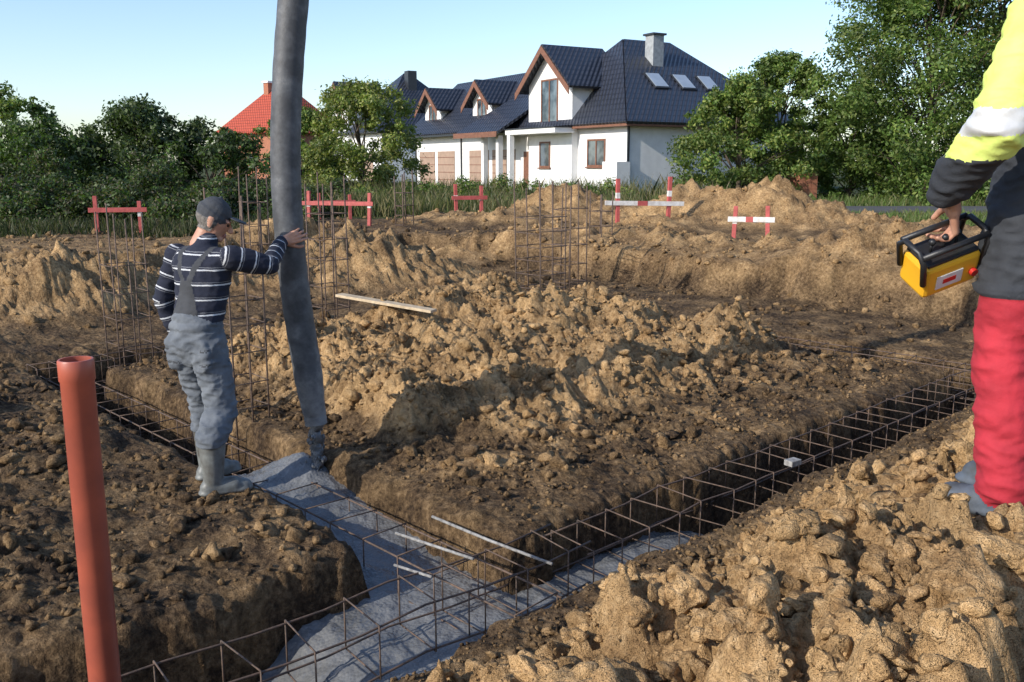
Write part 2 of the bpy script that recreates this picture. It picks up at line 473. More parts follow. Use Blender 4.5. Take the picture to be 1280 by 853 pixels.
WOODL = mat_simple('raw_wood', (.60, .47, .31), (.42, .32, .20), 14, .8, 0, .3, .004)
px_, py_ = -1.42, 10.2
g = Geo(); M = Matrix.Translation((px_, py_, max(hz(px_, py_), hz(px_+.4, py_-.2), hz(px_-.4, py_+.2))-.02)) @ Matrix.Rotation(math.radians(-24), 4, 'Z') @ Matrix.Rotation(math.radians(5), 4, 'Y')
g.box((-.62, -.07, -.015), (.62, .07, .015), M); g.make('wooden_plank', WOODL, bevel=.003)
g = Geo(); X0, Y0 = W(2.25, -.42)
g.box((-.05, -.035, -.02), (.05, .035, .02), Matrix.Translation((X0, Y0, .0)) @ Matrix.Rotation(.6, 4, 'Z')); g.make('concrete_spacer_block', REBARW, bevel=.004)

# ------------------------------------------------------------------ red pipe
PIPE = mat_simple('red_pvc', (.40, .095, .055), (.30, .075, .048), 6, .45, 0, .06, .003, 30)
g = Geo(); R = .057; Rn = .052
prof = [(-.5, R), (1.24, R), (1.245, R+.004), (1.315, R+.004), (1.32, R+.001), (1.32, Rn), (1.2, Rn), (.4, Rn)]
S = 40
for (z, r) in prof:
    for k in range(S):
        a = 2*math.pi*k/S; g.v.append(Vector((-1.552+r*math.cos(a), 3.2+r*math.sin(a), z)))
for i in range(len(prof)-1):
    for k in range(S):
        k2 = (k+1) % S; g.f.append((i*S+k, i*S+k2, (i+1)*S+k2, (i+1)*S+k))
o = g.make('drain_pipe', PIPE, smooth=True)
m = o.modifiers.new('es', 'EDGE_SPLIT'); m.split_angle = math.radians(50)

# ------------------------------------------------------------------ hose
def mat_hose():
    m, t, p, o = nt('hose_rubber')
    n1 = noise_(t, 7, 5, .6); n2 = noise_(t, 40, 3)
    g = t.nodes.new('ShaderNodeTexCoord'); s = t.nodes.new('ShaderNodeSeparateXYZ'); t.links.new(g.outputs['Object'], s.inputs[0])
    low = math_(t, 'MULTIPLY', math_(t, 'SUBTRACT', .95, s.outputs[2]), .35, clamp=True)
    f = math_(t, 'ADD', n1, low)
    c = ramp(t, f, [(.42, (.030, .032, .036)), (.60, (.085, .09, .098)), (.8, (.24, .24, .235))])
    c = mixc(t, math_(t, 'MULTIPLY', n2, .3), c, (.13, .13, .135))
    t.links.new(c, p.inputs['Base Color']); p.inputs['Roughness'].default_value = .6
    bump(t, p, n2, .3, .004)
    return m
HOSE = mat_hose()
hp = [(-1.35, 6.12, .24), (-1.358, 6.12, .33), (-1.365, 6.11, .38), (-1.395, 6.09, .7), (-1.435, 6.07, 1.1), (-1.46, 6.06, 1.5), (-1.465, 6.06, 2.0), (-1.435, 6.08, 2.5), (-1.38, 6.1, 3.0), (-1.30, 6.15, 3.6), (-1.2, 6.3, 4.4), (-1.0, 6.6, 5.3), (-.8, 7.2, 6.2)]
def catmull(P, k=6):
    P = [Vector(p) for p in P]; out = []
    for i in range(len(P)-1):
        p0 = P[max(i-1, 0)]; p1 = P[i]; p2 = P[i+1]; p3 = P[min(i+2, len(P)-1)]
        for j in range(k):
            t = j/k
            out.append(.5*((2*p1)+(-p0+p2)*t+(2*p0-5*p1+4*p2-p3)*t*t+(-p0+3*p1-3*p2+p3)*t**3))
    out.append(P[-1]); return out
hc = catmull(hp, 8)
rs = [(.076 if p.z < .31 else .076+.020*min(1, (p.z-.31)/.25)) + .0015*math.sin(i*2.1) for i, p in enumerate(hc)]
g = Geo(); g.tube(hc, rs, 28)
g.make('concrete_pump_hose', HOSE, smooth=True)
g = Geo(); pts = []; rr = []
for i in range(18):
    t = i/17; pts.append((-1.352+.014*math.sin(i*1.7), 6.12+.012*math.cos(i*2.3), .26-.42*t)); rr.append(.045-.010*math.sin(t*3)+.011*math.sin(i*2.9)+(.05*max(0, t-.75)*4*.6))
g.tube(pts, rr, 14)
for i in range(80):
    a = random.uniform(0, 6.28); r = random.uniform(.02, .12); z = random.uniform(-.12, .2); q = random.uniform(.005, .014)
    c = Vector((-1.35+r*math.cos(a)*(.5+.9*(.2-z)), 6.12+r*math.sin(a), z)); g.tube([c, c+Vector((0, 0, -q*1.6)), c+Vector((0, 0, -q*3))], [q*.5, q, q*.4], 6)
o = g.make('concrete_stream', CONC, smooth=True)

# ------------------------------------------------------------------ batter boards
REDP = mat_simple('red_paint', (.50, .10, .09), (.36, .07, .06), 10, .6)
WHITEP = mat_simple('white_paint', (.75, .73, .70), (.55, .5, .46), 10, .6)
def batter(p, q, h=.8, bz=.5, white=False, over=.15, tilt=0):
    e = empty('batter_board'); e.location = (p[0], p[1], 0)
    d = Vector((q[0]-p[0], q[1]-p[1])); L = d.length; ang = math.atan2(d.y, d.x)
    for i, w in enumerate((0, 1)):
        x = p[0]+(q[0]-p[0])*w; y = p[1]+(q[1]-p[1])*w; z = hz(x, y); g = Geo()
        hh = h*(1 if i == 0 else random.uniform(.85, 1.05))
        M = Matrix.Translation((x-p[0], y-p[1], 0)) @ Matrix.Rotation(ang, 4, 'Z') @ Matrix.Rotation(random.uniform(-.04, .04), 4, 'Y')
        g.box((-.04, -.04, z-.3), (.04, .04, z+hh), M)
        g.make('post_%d' % (i+1), REDP, e, bevel=.004)
        g = Geo(); g.box((-.042, -.042, z+hh*.55), (.042, .042, z+hh*.68), M); g.make('white_band_%d' % (i+1), WHITEP, e)
    z = hz(*p)+bz; g = Geo(); M = Matrix.Rotation(ang, 4, 'Z') @ Matrix.Rotation(tilt, 4, 'Y')
    g.box((-over, -.068, z-.05), (L+over, -.044, z+.05), M); g.make('cross_board', WHITEP if white else REDP, e, bevel=.003)
    if white:
        g = Geo(); g.box((L*.35, -.072, z-.052), (L*.55, -.0435, z+.052), M); g.make('red_mark', REDP, e)
batter((-8.96, 20), (-8.1, 20.2), .8, .5)
batter((-5.05, 23), (-3.5, 22.6), .85, .55)
batter((-1.42, 24), (-.8, 24.2), .9, .55)
batter((2.35, 20.6), (3.5, 20.9), .95, .42, True, .35, .02)
batter((4.3, 18), (4.95, 17.8), .75, .5, True, .1)
batter((-5.3, 25.5), (-4.5, 25.8), .7, .45)

# ------------------------------------------------------------------ houses
PLAST = mat_simple('white_plaster', (.80, .79, .77), (.72, .71, .69), 2, .9, 0, .15, .01, 40)
def mat_tiles(name, c1, c2, rough=.35):
    m, t, p, o = nt(name)
    g = t.nodes.new('ShaderNodeTexCoord'); s = t.nodes.new('ShaderNodeSeparateXYZ'); t.links.new(g.outputs['Object'], s.inputs[0])
    rows = math_(t, 'FRACT', math_(t, 'MULTIPLY', s.outputs[2], 3.6))
    xy = math_(t, 'ADD', s.outputs[0], s.outputs[1])
    w = math_(t, 'SINE', math_(t, 'MULTIPLY', xy, 22))
    c = ramp(t, noise_(t, 3, 4), [(.3, c2), (.7, c1)])
    lin = math_(t, 'GREATER_THAN', rows, .80)
    wl_ = math_(t, 'GREATER_THAN', w, .8)
    c = mixc(t, math_(t, 'MULTIPLY', math_(t, 'MAXIMUM', lin, wl_), .75), c, tuple(x*.25 for x in c1))
    t.links.new(c, p.inputs['Base Color']); p.inputs['Roughness'].default_value = rough
    b = bump(t, p, rows, .6, .05); bump(t, p, w, .5, .05, b)
    return m
TILE = mat_tiles('dark_roof_tiles', (.040, .044, .058), (.028, .031, .042))
TILER = mat_tiles('red_roof_tiles', (.50, .085, .04), (.42, .065, .03), .7)
BRWN = mat_simple('brown_wood', (.22, .095, .055), (.15, .065, .038), 6, .6)
GAR = mat_simple('garage_door_paint', (.38, .26, .19), (.32, .22, .16), 3, .6)
DARKM = mat_simple('dark_metal', (.03, .033, .04), None, 6, .4)
def mat_glass():
    m, t, p, o = nt('window_glass')
    c = ramp(t, noise_(t, 1.2, 2), [(.4, (.05, .07, .09)), (.6, (.20, .24, .27))])
    t.links.new(c, p.inputs['Base Color']); p.inputs['Roughness'].default_value = .05
    p.inputs['Specular IOR Level'].default_value = 1.0; p.inputs['Metallic'].default_value = .5
    return m
GLASS = mat_glass()
BRICK = mat_simple('brick', (.40, .16, .09), (.30, .12, .07), 5, .85)

class House:
    def __init__(s, name, org, ang):
        s.M = Matrix.Translation(org) @ Matrix.Rotation(ang, 4, 'Z'); s.e = empty(name, s.M)
    def box(s, name, a0, a1, b0, b1, z0, z1, mat, bevel=0):
        g = Geo(); g.box((-a1, b0, z0), (-a0, b1, z1)); return g.make(name, mat, s.e, bevel=bevel)
    def polys(s, name, polys, mat, solid=0):
        g = Geo()
        for q in polys: g.poly([(-p[0], p[1], p[2]) for p in q])
        return g.make(name, mat, s.e, solid=solid)
    def window(s, name, a0, a1, z0, z1, b=0, frame=BRWN, mull=1):
        fr = Geo(); w = .09
        fr.box((-a1, b-.05, z0), (-a1+w, b+.02, z1)); fr.box((-a0-w, b-.05, z0), (-a0, b+.02, z1))
        fr.box((-a1+w, b-.05, z0), (-a0-w, b+.02, z0+w)); fr.box((-a1+w, b-.05, z1-w), (-a0-w, b+.02, z1))
        for i in range(mull):
            c = a0+(a1-a0)*(i+1)/(mull+1); fr.box((-c-.045, b-.047, z0+w), (-c+.045, b+.02, z1-w))
        fr.make(name+'_frame', frame, s.e)
        g = Geo(); g.box((-a1+w, b-.02, z0+w), (-a0-w, b+.01, z1-w)); g.make(name+'_glass', GLASS, s.e)
        g = Geo(); g.box((-a1-.08, b-.12, z0-.07), (-a0+.08, b-.001, z0-.003)); g.make(name+'_sill', frame, s.e)
    def gable(s, name, ac, hw, b0, b1, zw, za, ov=.5, rb=None):
        g = Geo()
        zb = 0 if b0 < .5 else 3.0
        P = [(-(ac-hw), b0, zb), (-(ac+hw), b0, zb), (-(ac+hw), b0, zw), (-ac, b0, za), (-(ac-hw), b0, zw)]
        Q = [(p[0], b1, p[2]) for p in P]
        for p in P+Q: g.v.append(Vector(p))
        g.f.append((4, 3, 2, 1, 0)); g.f.append((5, 6, 7, 8, 9))
        for i in range(5):
            j = (i+1) % 5; g.f.append((i, j, 5+j, 5+i))
        g.make(name+'_wall', PLAST, s.e)
        sl = (za-zw)/hw; ez = zw-sl*ov; rb = rb or b1
        s.polys(name+'_roof', [[(ac, b0-ov, za+.12), (ac-hw-ov, b0-ov, ez+.12), (ac-hw-ov, b1, ez+.12), (ac, rb, za+.12)],
                               [(ac, b0-ov, za+.12), (ac, rb, za+.12), (ac+hw+ov, b1, ez+.12), (ac+hw+ov, b0-ov, ez+.12)]], TILE, .14)
        g = Geo()
        for sg in (-1, 1):
            A = Vector((-ac, b0-ov-.06, za+.10)); B = Vector((-(ac+sg*(hw+ov)), b0-ov-.06, ez+.10)); dz = Vector((0, 0, -.38)); dy = Vector((0, .04, 0))
            b = len(g.v); g.v += [A, B, B+dz, A+dz, A+dy, B+dy, B+dz+dy, A+dz+dy]
            for q in ((0, 1, 2, 3), (7, 6, 5, 4), (0, 4, 5, 1), (1, 5, 6, 2), (2, 6, 7, 3), (3, 7, 4, 0)): g.f.append(tuple(b+i for i in q))
        g.make(name+'_barge_board', BRWN, s.e)

GZ = .52
h = House('white_house', (5.7, 46, GZ), math.radians(-60))
h.box('main_wall', 0, 10.4, 0, 11, -.5, 3.58, PLAST)
ov = .6
e = 3.45
A = (-ov, -ov, e); B = (11, -ov, e); C = (11, 11+ov, e); Dd = (-ov, 11+ov, e); R1 = (5.2, 3.4, 8.1); R2 = (5.2, 6.6, 8.1)
h.polys('main_roof', [[A, R1, B], [A, Dd, R2, R1], [Dd, C, R2], [B, R1, R2, C]], TILE, .16)
h.box('eave_soffit', -ov+.05, 10.9, -ov+.05, 11+ov-.05, 3.3, 3.42, BRWN)
h.gable('front_gable', 6.6, 2.2, -.4, 3.2, 5.75, 7.6, .55, 3.0)
h.window('gable_window', 5.75, 7.45, 3.6, 6.0, -.4, BRWN, 1)
h.box('balcony_slab', 4.2, 9.4, -1.6, -.405, 3.1, 3.36, PLAST)
h.box('balcony_trim', 4.15, 9.45, -1.66, -.41, 3.363, 3.42, DARKM)
h.window('ground_window_a', 1.9, 3.5, 1.35, 2.75, 0, BRWN, 1)
h.window('ground_window_b', 6.5, 7.6, 1.3, 2.7, -.4, BRWN, 0)
for i, a in enumerate((8.9, 10.2, 12.0)):
    h.box('porch_column_%d' % i, a, a+.3, -1.6, -1.3, -.5, 3.1, PLAST)
h.box('front_door', 9.0, 10.0, -.03, .05, 0, 2.2, BRWN)
h.box('downspout', -.09, -.0, -.1, 0, 0, 3.3, DARKM)
h.box('corner_step', -.3, .9, -.9, -.1, -.5, 1.6, PLAST)
h.box('chimney', 3.2, 3.9, 3.9, 4.6, 6, 8.2, mat_simple('chimney_render', (.35, .37, .38), None, 5, .8))
h.box('chimney_cap', 3.1, 4.0, 3.8, 4.7, 8.203, 8.3, DARKM)
sl = (8.1-3.45)/(5.2+ov); 
def slope_pt(a, b, off=.13): return (a-off*.66, b, 3.45+(a+ov)*sl+off*.72)
SKG = mat_simple('sky_glass', (.42, .48, .54), (.36, .42, .48), 2, .12, .3, 0)
for i, b in enumerate((3.3, 5.1, 6.8)):
    for nm, ex, off, mt in (('skylight_frame', .08, .13, DARKM), ('skylight_glass', 0, .16, SKG)):
        h.polys('%s_%d' % (nm, i), [[slope_pt(1.7-ex, b-.42-ex, off), slope_pt(2.6+ex, b-.42-ex, off), slope_pt(2.6+ex, b+.42+ex, off), slope_pt(1.7-ex, b+.42+ex, off)]], mt, .05)
h.box('wing_wall', 10.405, 26, .3, 8, -.5, 3.55, PLAST)
h.polys('wing_roof', [[(9, -.4, 3.45), (9, 4.1, 7.3), (26.5, 4.1, 7.3), (26.5, -.4, 3.45)], [(9, 4.1, 7.3), (9, 8.6, 3.45), (26.5, 8.6, 3.45), (26.5, 4.1, 7.3)]], TILE, .16)
h.polys('wing_gable', [[(26, .3, 3.5), (26, 4.1, 7.1), (26, 8, 3.5)]], PLAST, .1)
h.polys('porch_roof', [[(9.5, -2.1, 3.2), (9.5, 1.4, 5.35), (14, 1.4, 5.35), (14.8, -2.1, 3.2)], [(14.8, -2.1, 3.2), (14, 1.4, 5.35), (14.6, 1.4, 3.9)]], TILE, .14)
h.box('porch_fascia', 9.4, 14.8, -2.2, -2.15, 3.0, 3.3, BRWN)
h.gable('dormer_a', 16.6, 1.3, .8, 3.4, 5.5, 6.6, .55, 3.9)
h.window('dormer_a_window', 16.0, 17.2, 4.4, 5.6, .8)
h.gable('dormer_b', 24.0, 1.3, .8, 3.4, 5.5, 6.6, .55, 3.9)
h.window('dormer_b_window', 23.4, 24.6, 4.4, 5.6, .8)
def garage(h, a0, a1, i):
    h.box('garage_door_%d' % i, a0, a1, .25, .31, 0, 2.35, GAR)
    for k in range(4): h.box('garage_rib_%d_%d' % (i, k), a0+.02, a1-.02, .235, .249, .5*k+.42, .5*k+.46, BRWN)
garage(h, 11.5, 14.3, 1); garage(h, 14.8, 17.4, 2); garage(h, 19.6, 22.2, 3); garage(h, 22.7, 25.2, 4)
h.box('gutter', 10.9, 26.5, -.5, -.4, 3.3, 3.42, DARKM)
for i, a in enumerate((10.45, 18.5, 25.8)): h.box('wing_downspout_%d' % i, a, a+.09, .2, .295, 0, 3.3, DARKM)

h2 = House('white_house', (-10.5, 76, GZ), math.radians(-60))
h2.box('wall', 0, 11, 0, 9, -.5, 4.2, PLAST)
h2.polys('roof', [[(-.6, -.6, 4), (5.5, 4.5, 9.2), (11.6, -.6, 4)], [(-.6, -.6, 4), (-.6, 9.6, 4), (5.5, 4.9, 9.2), (5.5, 4.5, 9.2)], [(11.6, -.6, 4), (5.5, 4.5, 9.2), (5.5, 4.9, 9.2), (11.6, 9.6, 4)], [(-.6, 9.6, 4), (11.6, 9.6, 4), (5.5, 4.9, 9.2)]], TILE, .16)
h2.gable('front_gable', 8.6, 2.0, -.4, 3.2, 6.6, 8.4, .5, 3.4)
h2.window('window', 8.0, 9.2, 5.0, 6.4, -.4)
h2.box('chimney', 3.6, 4.4, 4, 4.8, 7, 9.3, DARKM)
h2.box('garage_door', 2, 5, -.03, .02, 0, 2.4, GAR)

h3 = House('brick_house', (-22.5, 92, GZ), math.radians(-35))
h3.box('wall', 0, 9, 0, 8, -.5, 4.6, BRICK)
h3.polys('roof', [[(-.6, -.6, 4.5), (2.8, 4, 9.0), (6.2, 4, 9.0), (9.6, -.6, 4.5)], [(-.6, -.6, 4.5), (-.6, 8.6, 4.5), (2.8, 4, 9.0)], [(9.6, -.6, 4.5), (6.2, 4, 9.0), (9.6, 8.6, 4.5)], [(-.6, 8.6, 4.5), (9.6, 8.6, 4.5), (6.2, 4, 9.0), (2.8, 4, 9.0)]], TILER, .16)
h3.box('chimney', 5.6, 6.3, 3.4, 4.1, 8, 9.7, BRICK)
h3.box('chimney_cap', 5.5, 6.4, 3.3, 4.2, 9.703, 9.9, PLAST)
h3.window('window', 3.5, 5, 1.2, 2.6, 0)

g = Geo(); g.box((8.5, 28.6, .3), (70, 31.6, .60)); g.make('road', mat_simple('asphalt', (.085, .085, .09), (.06, .06, .062), 6, .9, 0, .3, .005, 60))
for (bx, by, br, nb_) in ((11.2, 36, .3, 5), (10.4, 37.0, .1, 3)):
    e_ = empty('brick_pallet', Matrix.Translation((bx, by, .55)) @ Matrix.Rotation(br, 4, 'Z'))
    g = Geo()
    for i in range(nb_):
        for j in range(3):
            g.box((-.4+j*.27, -.4, .12+i*.2), (-.4+j*.27+.255, .4, .12+i*.2+.19))
    g.make('bricks', BRICK, e_)
    g = Geo(); g.box((-.45, -.45, 0), (.45, .45, .11)); g.make('pallet', WOODL, e_)

# ------------------------------------------------------------------ foliage
def mat_leaf():
    m, t, p, o = nt('leaves')
    a = N(t, 'ShaderNodeAttribute', attribute_name='Col').outputs['Color']
    t.links.new(a, p.inputs['Base Color']); p.inputs['Roughness'].default_value = .5; p.inputs['Specular IOR Level'].default_value = .4
    tr = t.nodes.new('ShaderNodeBsdfTranslucent'); t.links.new(mixc(t, 1.0, a, (1.1, 1.35, .5), 'MULTIPLY'), tr.inputs[0])
    mx = t.nodes.new('ShaderNodeMixShader'); mx.inputs[0].default_value = .35
    t.links.new(p.outputs[0], mx.inputs[1]); t.links.new(tr.outputs[0], mx.inputs[2]); t.links.new(mx.outputs[0], o.inputs[0])
    return m
LEAF = mat_leaf()
BARK = mat_simple('bark', (.12, .09, .06), (.06, .045, .03), 12, .9, 0, .6, .02)

def leaves(name, clumps, n, size, cols, parent=None, flat=.75):
    cl = np.asarray(clumps, dtype=float); w = cl[:, 3]**2; w /= w.sum()
    k = rng.choice(len(cl), n, p=w)
    d = rng.normal(size=(n, 3)); d /= np.linalg.norm(d, axis=1)[:, None]
    r = cl[k, 3]*(rng.random(n)**.45)*(1+.25*rng.normal(size=n)*.8)
    pos = cl[k, :3]+d*r[:, None]*np.array([1, 1, flat])
    pos[:, 2] = np.maximum(pos[:, 2], .5+.15*rng.random(n))
    a = rng.normal(size=(n, 3)); a /= np.linalg.norm(a, axis=1)[:, None]
    nn = d+rng.normal(size=(n, 3))*.8+np.array([0, 0, .35]); 
    b = np.cross(nn, a); b /= np.linalg.norm(b, axis=1)[:, None]
    a2 = np.cross(b, nn); a2 /= np.linalg.norm(a2, axis=1)[:, None]
    s = size*rng.uniform(.6, 1.35, n)[:, None]
    v = np.stack([pos-a2*s*.6, pos+b*s*.3, pos+a2*s*.6, pos-b*s*.3], 1).reshape(-1, 3)
    f = np.arange(4*n).reshape(n, 4)
    me = mesh_np(name, v, f, False)
    cols = np.asarray(cols); c = cols[(rng.random(n)*len(cols)).astype(int)]
    cv_ = rng.uniform(.65, 1.35, len(cl))[k]
    c = c*(cv_*rng.uniform(.75, 1.25, n))[:, None]
    c4 = np.concatenate([c, np.ones((n, 1))], 1)
    add_col(me, 'Col', np.repeat(c4, 4, axis=0))
    return obj(name, me, LEAF, parent)

GREEN = [(.085, .145, .030), (.11, .175, .036), (.065, .112, .024), (.145, .20, .048)]
YGREEN = [(.17, .21, .05), (.22, .25, .058), (.12, .17, .04), (.26, .26, .075)]
DGREEN = [(.040, .064, .018), (.062, .094, .024), (.085, .115, .034), (.048, .068, .028)]
def tree(name, X, Y, z0, H, Rr, n, cols, nb=70, low=.12, size=.13, trunk=.13):
    e = empty(name, Matrix.Translation((X, Y, 0)))
    g = Geo(); 
    ht = H*.75
    tp = [Vector((random.uniform(-.1, .1)*i*.4, random.uniform(-.1, .1)*i*.4, z0-.2+ht*i/6)) for i in range(7)]
    g.tube(tp, [trunk*(1-.8*i/6) for i in range(7)], 8)
    cl = []
    for i in range(nb):
        t = low+(1-low)*random.random()**1.05
        q = (t-low)/(1-low)
        prof = (max(0, 1-((q-.38)/(.62 if q > .38 else .75))**2))**.5 if q < .97 else .2
        a = random.uniform(0, 6.28); rad = Rr*prof*math.sqrt(random.uniform(.08, 1.0))*(1+.22*math.sin(a*3+X))
        c = Vector((math.cos(a)*rad, math.sin(a)*rad, z0+H*t))
        r = Rr*random.uniform(.12, .25); cl.append((c.x, c.y, c.z, r))
        if i % 3 == 0:
            k = max(0, min(6, int((c.z-z0)/ht*6*random.uniform(.4, .85)))); st = tp[k]
            mid = st.lerp(c, .5)+Vector((0, 0, .15)); g.tube([st, mid, c], [trunk*.3, trunk*.17, trunk*.06], 5)
    for i in range(nb//3):
        a = random.uniform(0, 6.28); rad = Rr*random.uniform(0, .8)
        zt = z0+H*random.uniform(.85, 1.05)*(1-.2*(rad/Rr))
        for j in range(3): cl.append((math.cos(a)*rad+random.uniform(-.1, .1), math.sin(a)*rad, zt-j*.22, Rr*random.uniform(.04, .08)+.03*j))
    g.make('trunk', BARK, e, smooth=True)
    leaves('crown', cl, n, size, cols, e)
    return e
tree('tree', 8.7, 36, .5, 4.6, 2.5, 34000, YGREEN[:3]+GREEN[:2], 110, .0, .12)
tree('tree', 10.8, 38, .5, 5.7, 2.0, 28000, GREEN+YGREEN[:1], 90, .05, .12)
tree('tree', 15.7, 35.5, .5, 10.8, 4.0, 80000, GREEN+YGREEN[:1], 240, .0, .13)
tree('tree', 19.3, 38, .5, 12.5, 4.6, 60000, GREEN+[(.2, .16, .05)], 190, .03, .14)
tree('tree', 13.6, 37.5, .5, 4.2, 1.8, 18000, GREEN, 55, .0, .12)
tree('tree', -6.1, 38, .5, 4.6, 2.5, 30000, YGREEN, 100, .0, .12)
tree('tree', -9.0, 40, .5, 3.6, 2.0, 12000, YGREEN[:2]+GREEN, 40, .02, .12)
tree('tree', -16.9, 31, .5, 3.9, 2.2, 17000, YGREEN[:3]+GREEN[:2], 55, .0, .12)
tree('tree', -12.3, 31, .5, 3.3, 2.5, 26000, DGREEN, 90, .0, .12)
tree('tree', -9.6, 30, .5, 2.6, 1.8, 14000, DGREEN+GREEN[:1], 55, .0, .11)
tree('tree', 24.5, 44, .5, 9, 4.2, 20000, GREEN, 90, .0, .16)
tree('tree', -22, 34, .5, 3.8, 3.2, 20000, DGREEN+GREEN, 80, .0, .14)
tree('tree', -14.6, 29, .5, 2.7, 2.0, 14000, DGREEN+GREEN[:2], 60, .0, .11)
# hedgerow masses
cl = []
for i in range(520):
    x = random.uniform(-17, -5.2); f_ = random.random()
    y = 22.6+f_*4.2+.35*math.sin(x*1.7)+(1.6 if x > -7.5 else 0)
    hh = ((1.6 if x < -8.3 else 1.1)*(.45+.55*f_))*(1+.25*math.sin(x*2.3)+.15*math.sin(x*5.1)) 
    cl.append((x, y, .42+hh*random.random(), random.uniform(.18, .42)))
leaves('hedgerow', cl, 95000, .085, DGREEN+[(.10, .09, .04), (.075, .065, .035), GREEN[0]])
cl = []
for i in range(120):
    x = random.uniform(-60, 60); y = 95+random.uniform(-5, 10); cl.append((x, y, .5+random.uniform(0, 3.4), random.uniform(1.3, 2.4)))
leaves('distant_treeline', cl, 22000, .45, DGREEN+GREEN)
cl = []
for i in range(120):
    x = random.uniform(-5.5, 4.0); y = 33+random.uniform(-2, 3); hh = random.uniform(.2, 1.0)
    cl.append((x, y, .5+hh*random.random(), random.uniform(.2, .45)))
leaves('low_shrubs', cl, 24000, .09, GREEN+YGREEN[:2]+[(.14, .12, .06)])

def weeds(name, n, xr, yr, hr, cols, dens_seed=5, thr=0.0):
    X = rng.uniform(*xr, n); Y = rng.uniform(*yr, n)
    k = fbm(X*.5, Y*.5, 2, dens_seed) > thr-.3+rng.uniform(-.3, .3, n); X = X[k]; Y = Y[k]; n = len(X)
    z = terrain(X, Y)[0]-.02
    hgt = rng.uniform(*hr, n)*(.5+.9*rng.random(n)); a = rng.uniform(0, 6.28, n); w = .007+.012*rng.random(n)
    lx = rng.normal(size=n)*.3*hgt; ly = rng.normal(size=n)*.3*hgt
    p = np.stack([X, Y, z], 1); s = np.stack([np.cos(a)*w, np.sin(a)*w, np.zeros(n)], 1)
    m = p+np.stack([lx*.35, ly*.35, hgt*.55], 1); t = p+np.stack([lx, ly, hgt], 1)
    v = np.stack([p-s, p+s, m+s*.8, t, m-s*.8], 1).reshape(-1, 3)
    f = np.arange(5*n).reshape(n, 5)
    me = mesh_np(name, v, f, False)
    cols = np.asarray(cols); c = cols[(rng.random(n)*len(cols)).astype(int)]*rng.uniform(.7, 1.3, n)[:, None]
    add_col(me, 'Col', np.repeat(np.concatenate([c, np.ones((n, 1))], 1), 5, axis=0))
    return obj(name, me, LEAF)
WC = [(.09, .11, .035), (.12, .13, .05), (.20, .17, .08), (.06, .08, .025), (.26, .21, .11)]
WD = [(.045, .06, .02), (.07, .08, .03), (.10, .085, .045), (.035, .045, .018)]
weeds('tall_weeds', 16000, (-6, 4), (27, 33), (.2, .6), WC)
weeds('tall_weeds', 14000, (-9, 8), (33, 41), (.3, .9), WC)
weeds('grass', 16000, (6, 22), (21.5, 28.3), (.06, .22), [(.10, .16, .035), (.13, .18, .05), (.18, .18, .07)])
weeds('grass', 14000, (-17, -5.0), (19.0, 23), (.05, .30), WD, 8, -.1)
weeds('grass', 14000, (5, 26), (31.8, 36), (.1, .4), [(.10, .16, .035), (.13, .18, .05), (.18, .18, .07)])

# ------------------------------------------------------------------ people
def prim_mesh(g, p0, p1, r0, r1, side, k, sides=18):
    p0 = Vector(p0); p1 = Vector(p1)
    ax = p1-p0
    if ax.length < 1e-5: p1 = p0+Vector((0, 0, 1e-4)); ax = p1-p0
    a = ax.normalized(); s = Vector(side); s = (s-a*s.dot(a))
    if s.length < 1e-4: s = Vector((0, 1, 0)); s = s-a*s.dot(a)
    s.normalize(); f = a.cross(s)
    st = []
    for i in range(6):
        t = -math.pi/2+math.pi/2*i/5; st.append((p0+a*r0*math.sin(t), max(1e-4, r0*math.cos(t))))
    for i in range(6):
        t = math.pi/2*i/5; st.append((p1+a*r1*math.sin(t), max(1e-4, r1*math.cos(t))))
    b = len(g.v)
    for (c, r) in st:
        for j in range(sides):
            th = 2*math.pi*j/sides; g.v.append(c+s*r*math.cos(th)+f*r*k*math.sin(th))
    n = len(st)
    for i in range(n-1):
        for j in range(sides):
            j2 = (j+1) % sides; g.f.append((b+i*sides+j, b+i*sides+j2, b+(i+1)*sides+j2, b+(i+1)*sides+j))
    g.f.append(tuple(b+j for j in range(sides))[::-1]); g.f.append(tuple(b+(n-1)*sides+j for j in range(sides)))

def sdf(P, pr):
    p0, p1, r0, r1, side, k, lab = pr
    p0 = np.array(p0, float); p1 = np.array(p1, float); ax = p1-p0; L2 = max(1e-9, ax@ax)
    if L2 < 1e-8: a = np.array([0, 0, 1.])
    else: a = ax/math.sqrt(L2)
    s = np.array(side, float); s = s-a*(s@a)
    if np.linalg.norm(s) < 1e-4: s = np.array([0, 1., 0]); s = s-a*(s@a)
    s /= np.linalg.norm(s); f = np.cross(a, s)
    q = P-p0; t = np.clip((q@ax)/L2, 0, 1); d = q-t[:, None]*ax
    ff = d@f; d = d+np.outer(ff/k-ff, f)
    return np.linalg.norm(d, axis=1)-(r0+(r1-r0)*t)

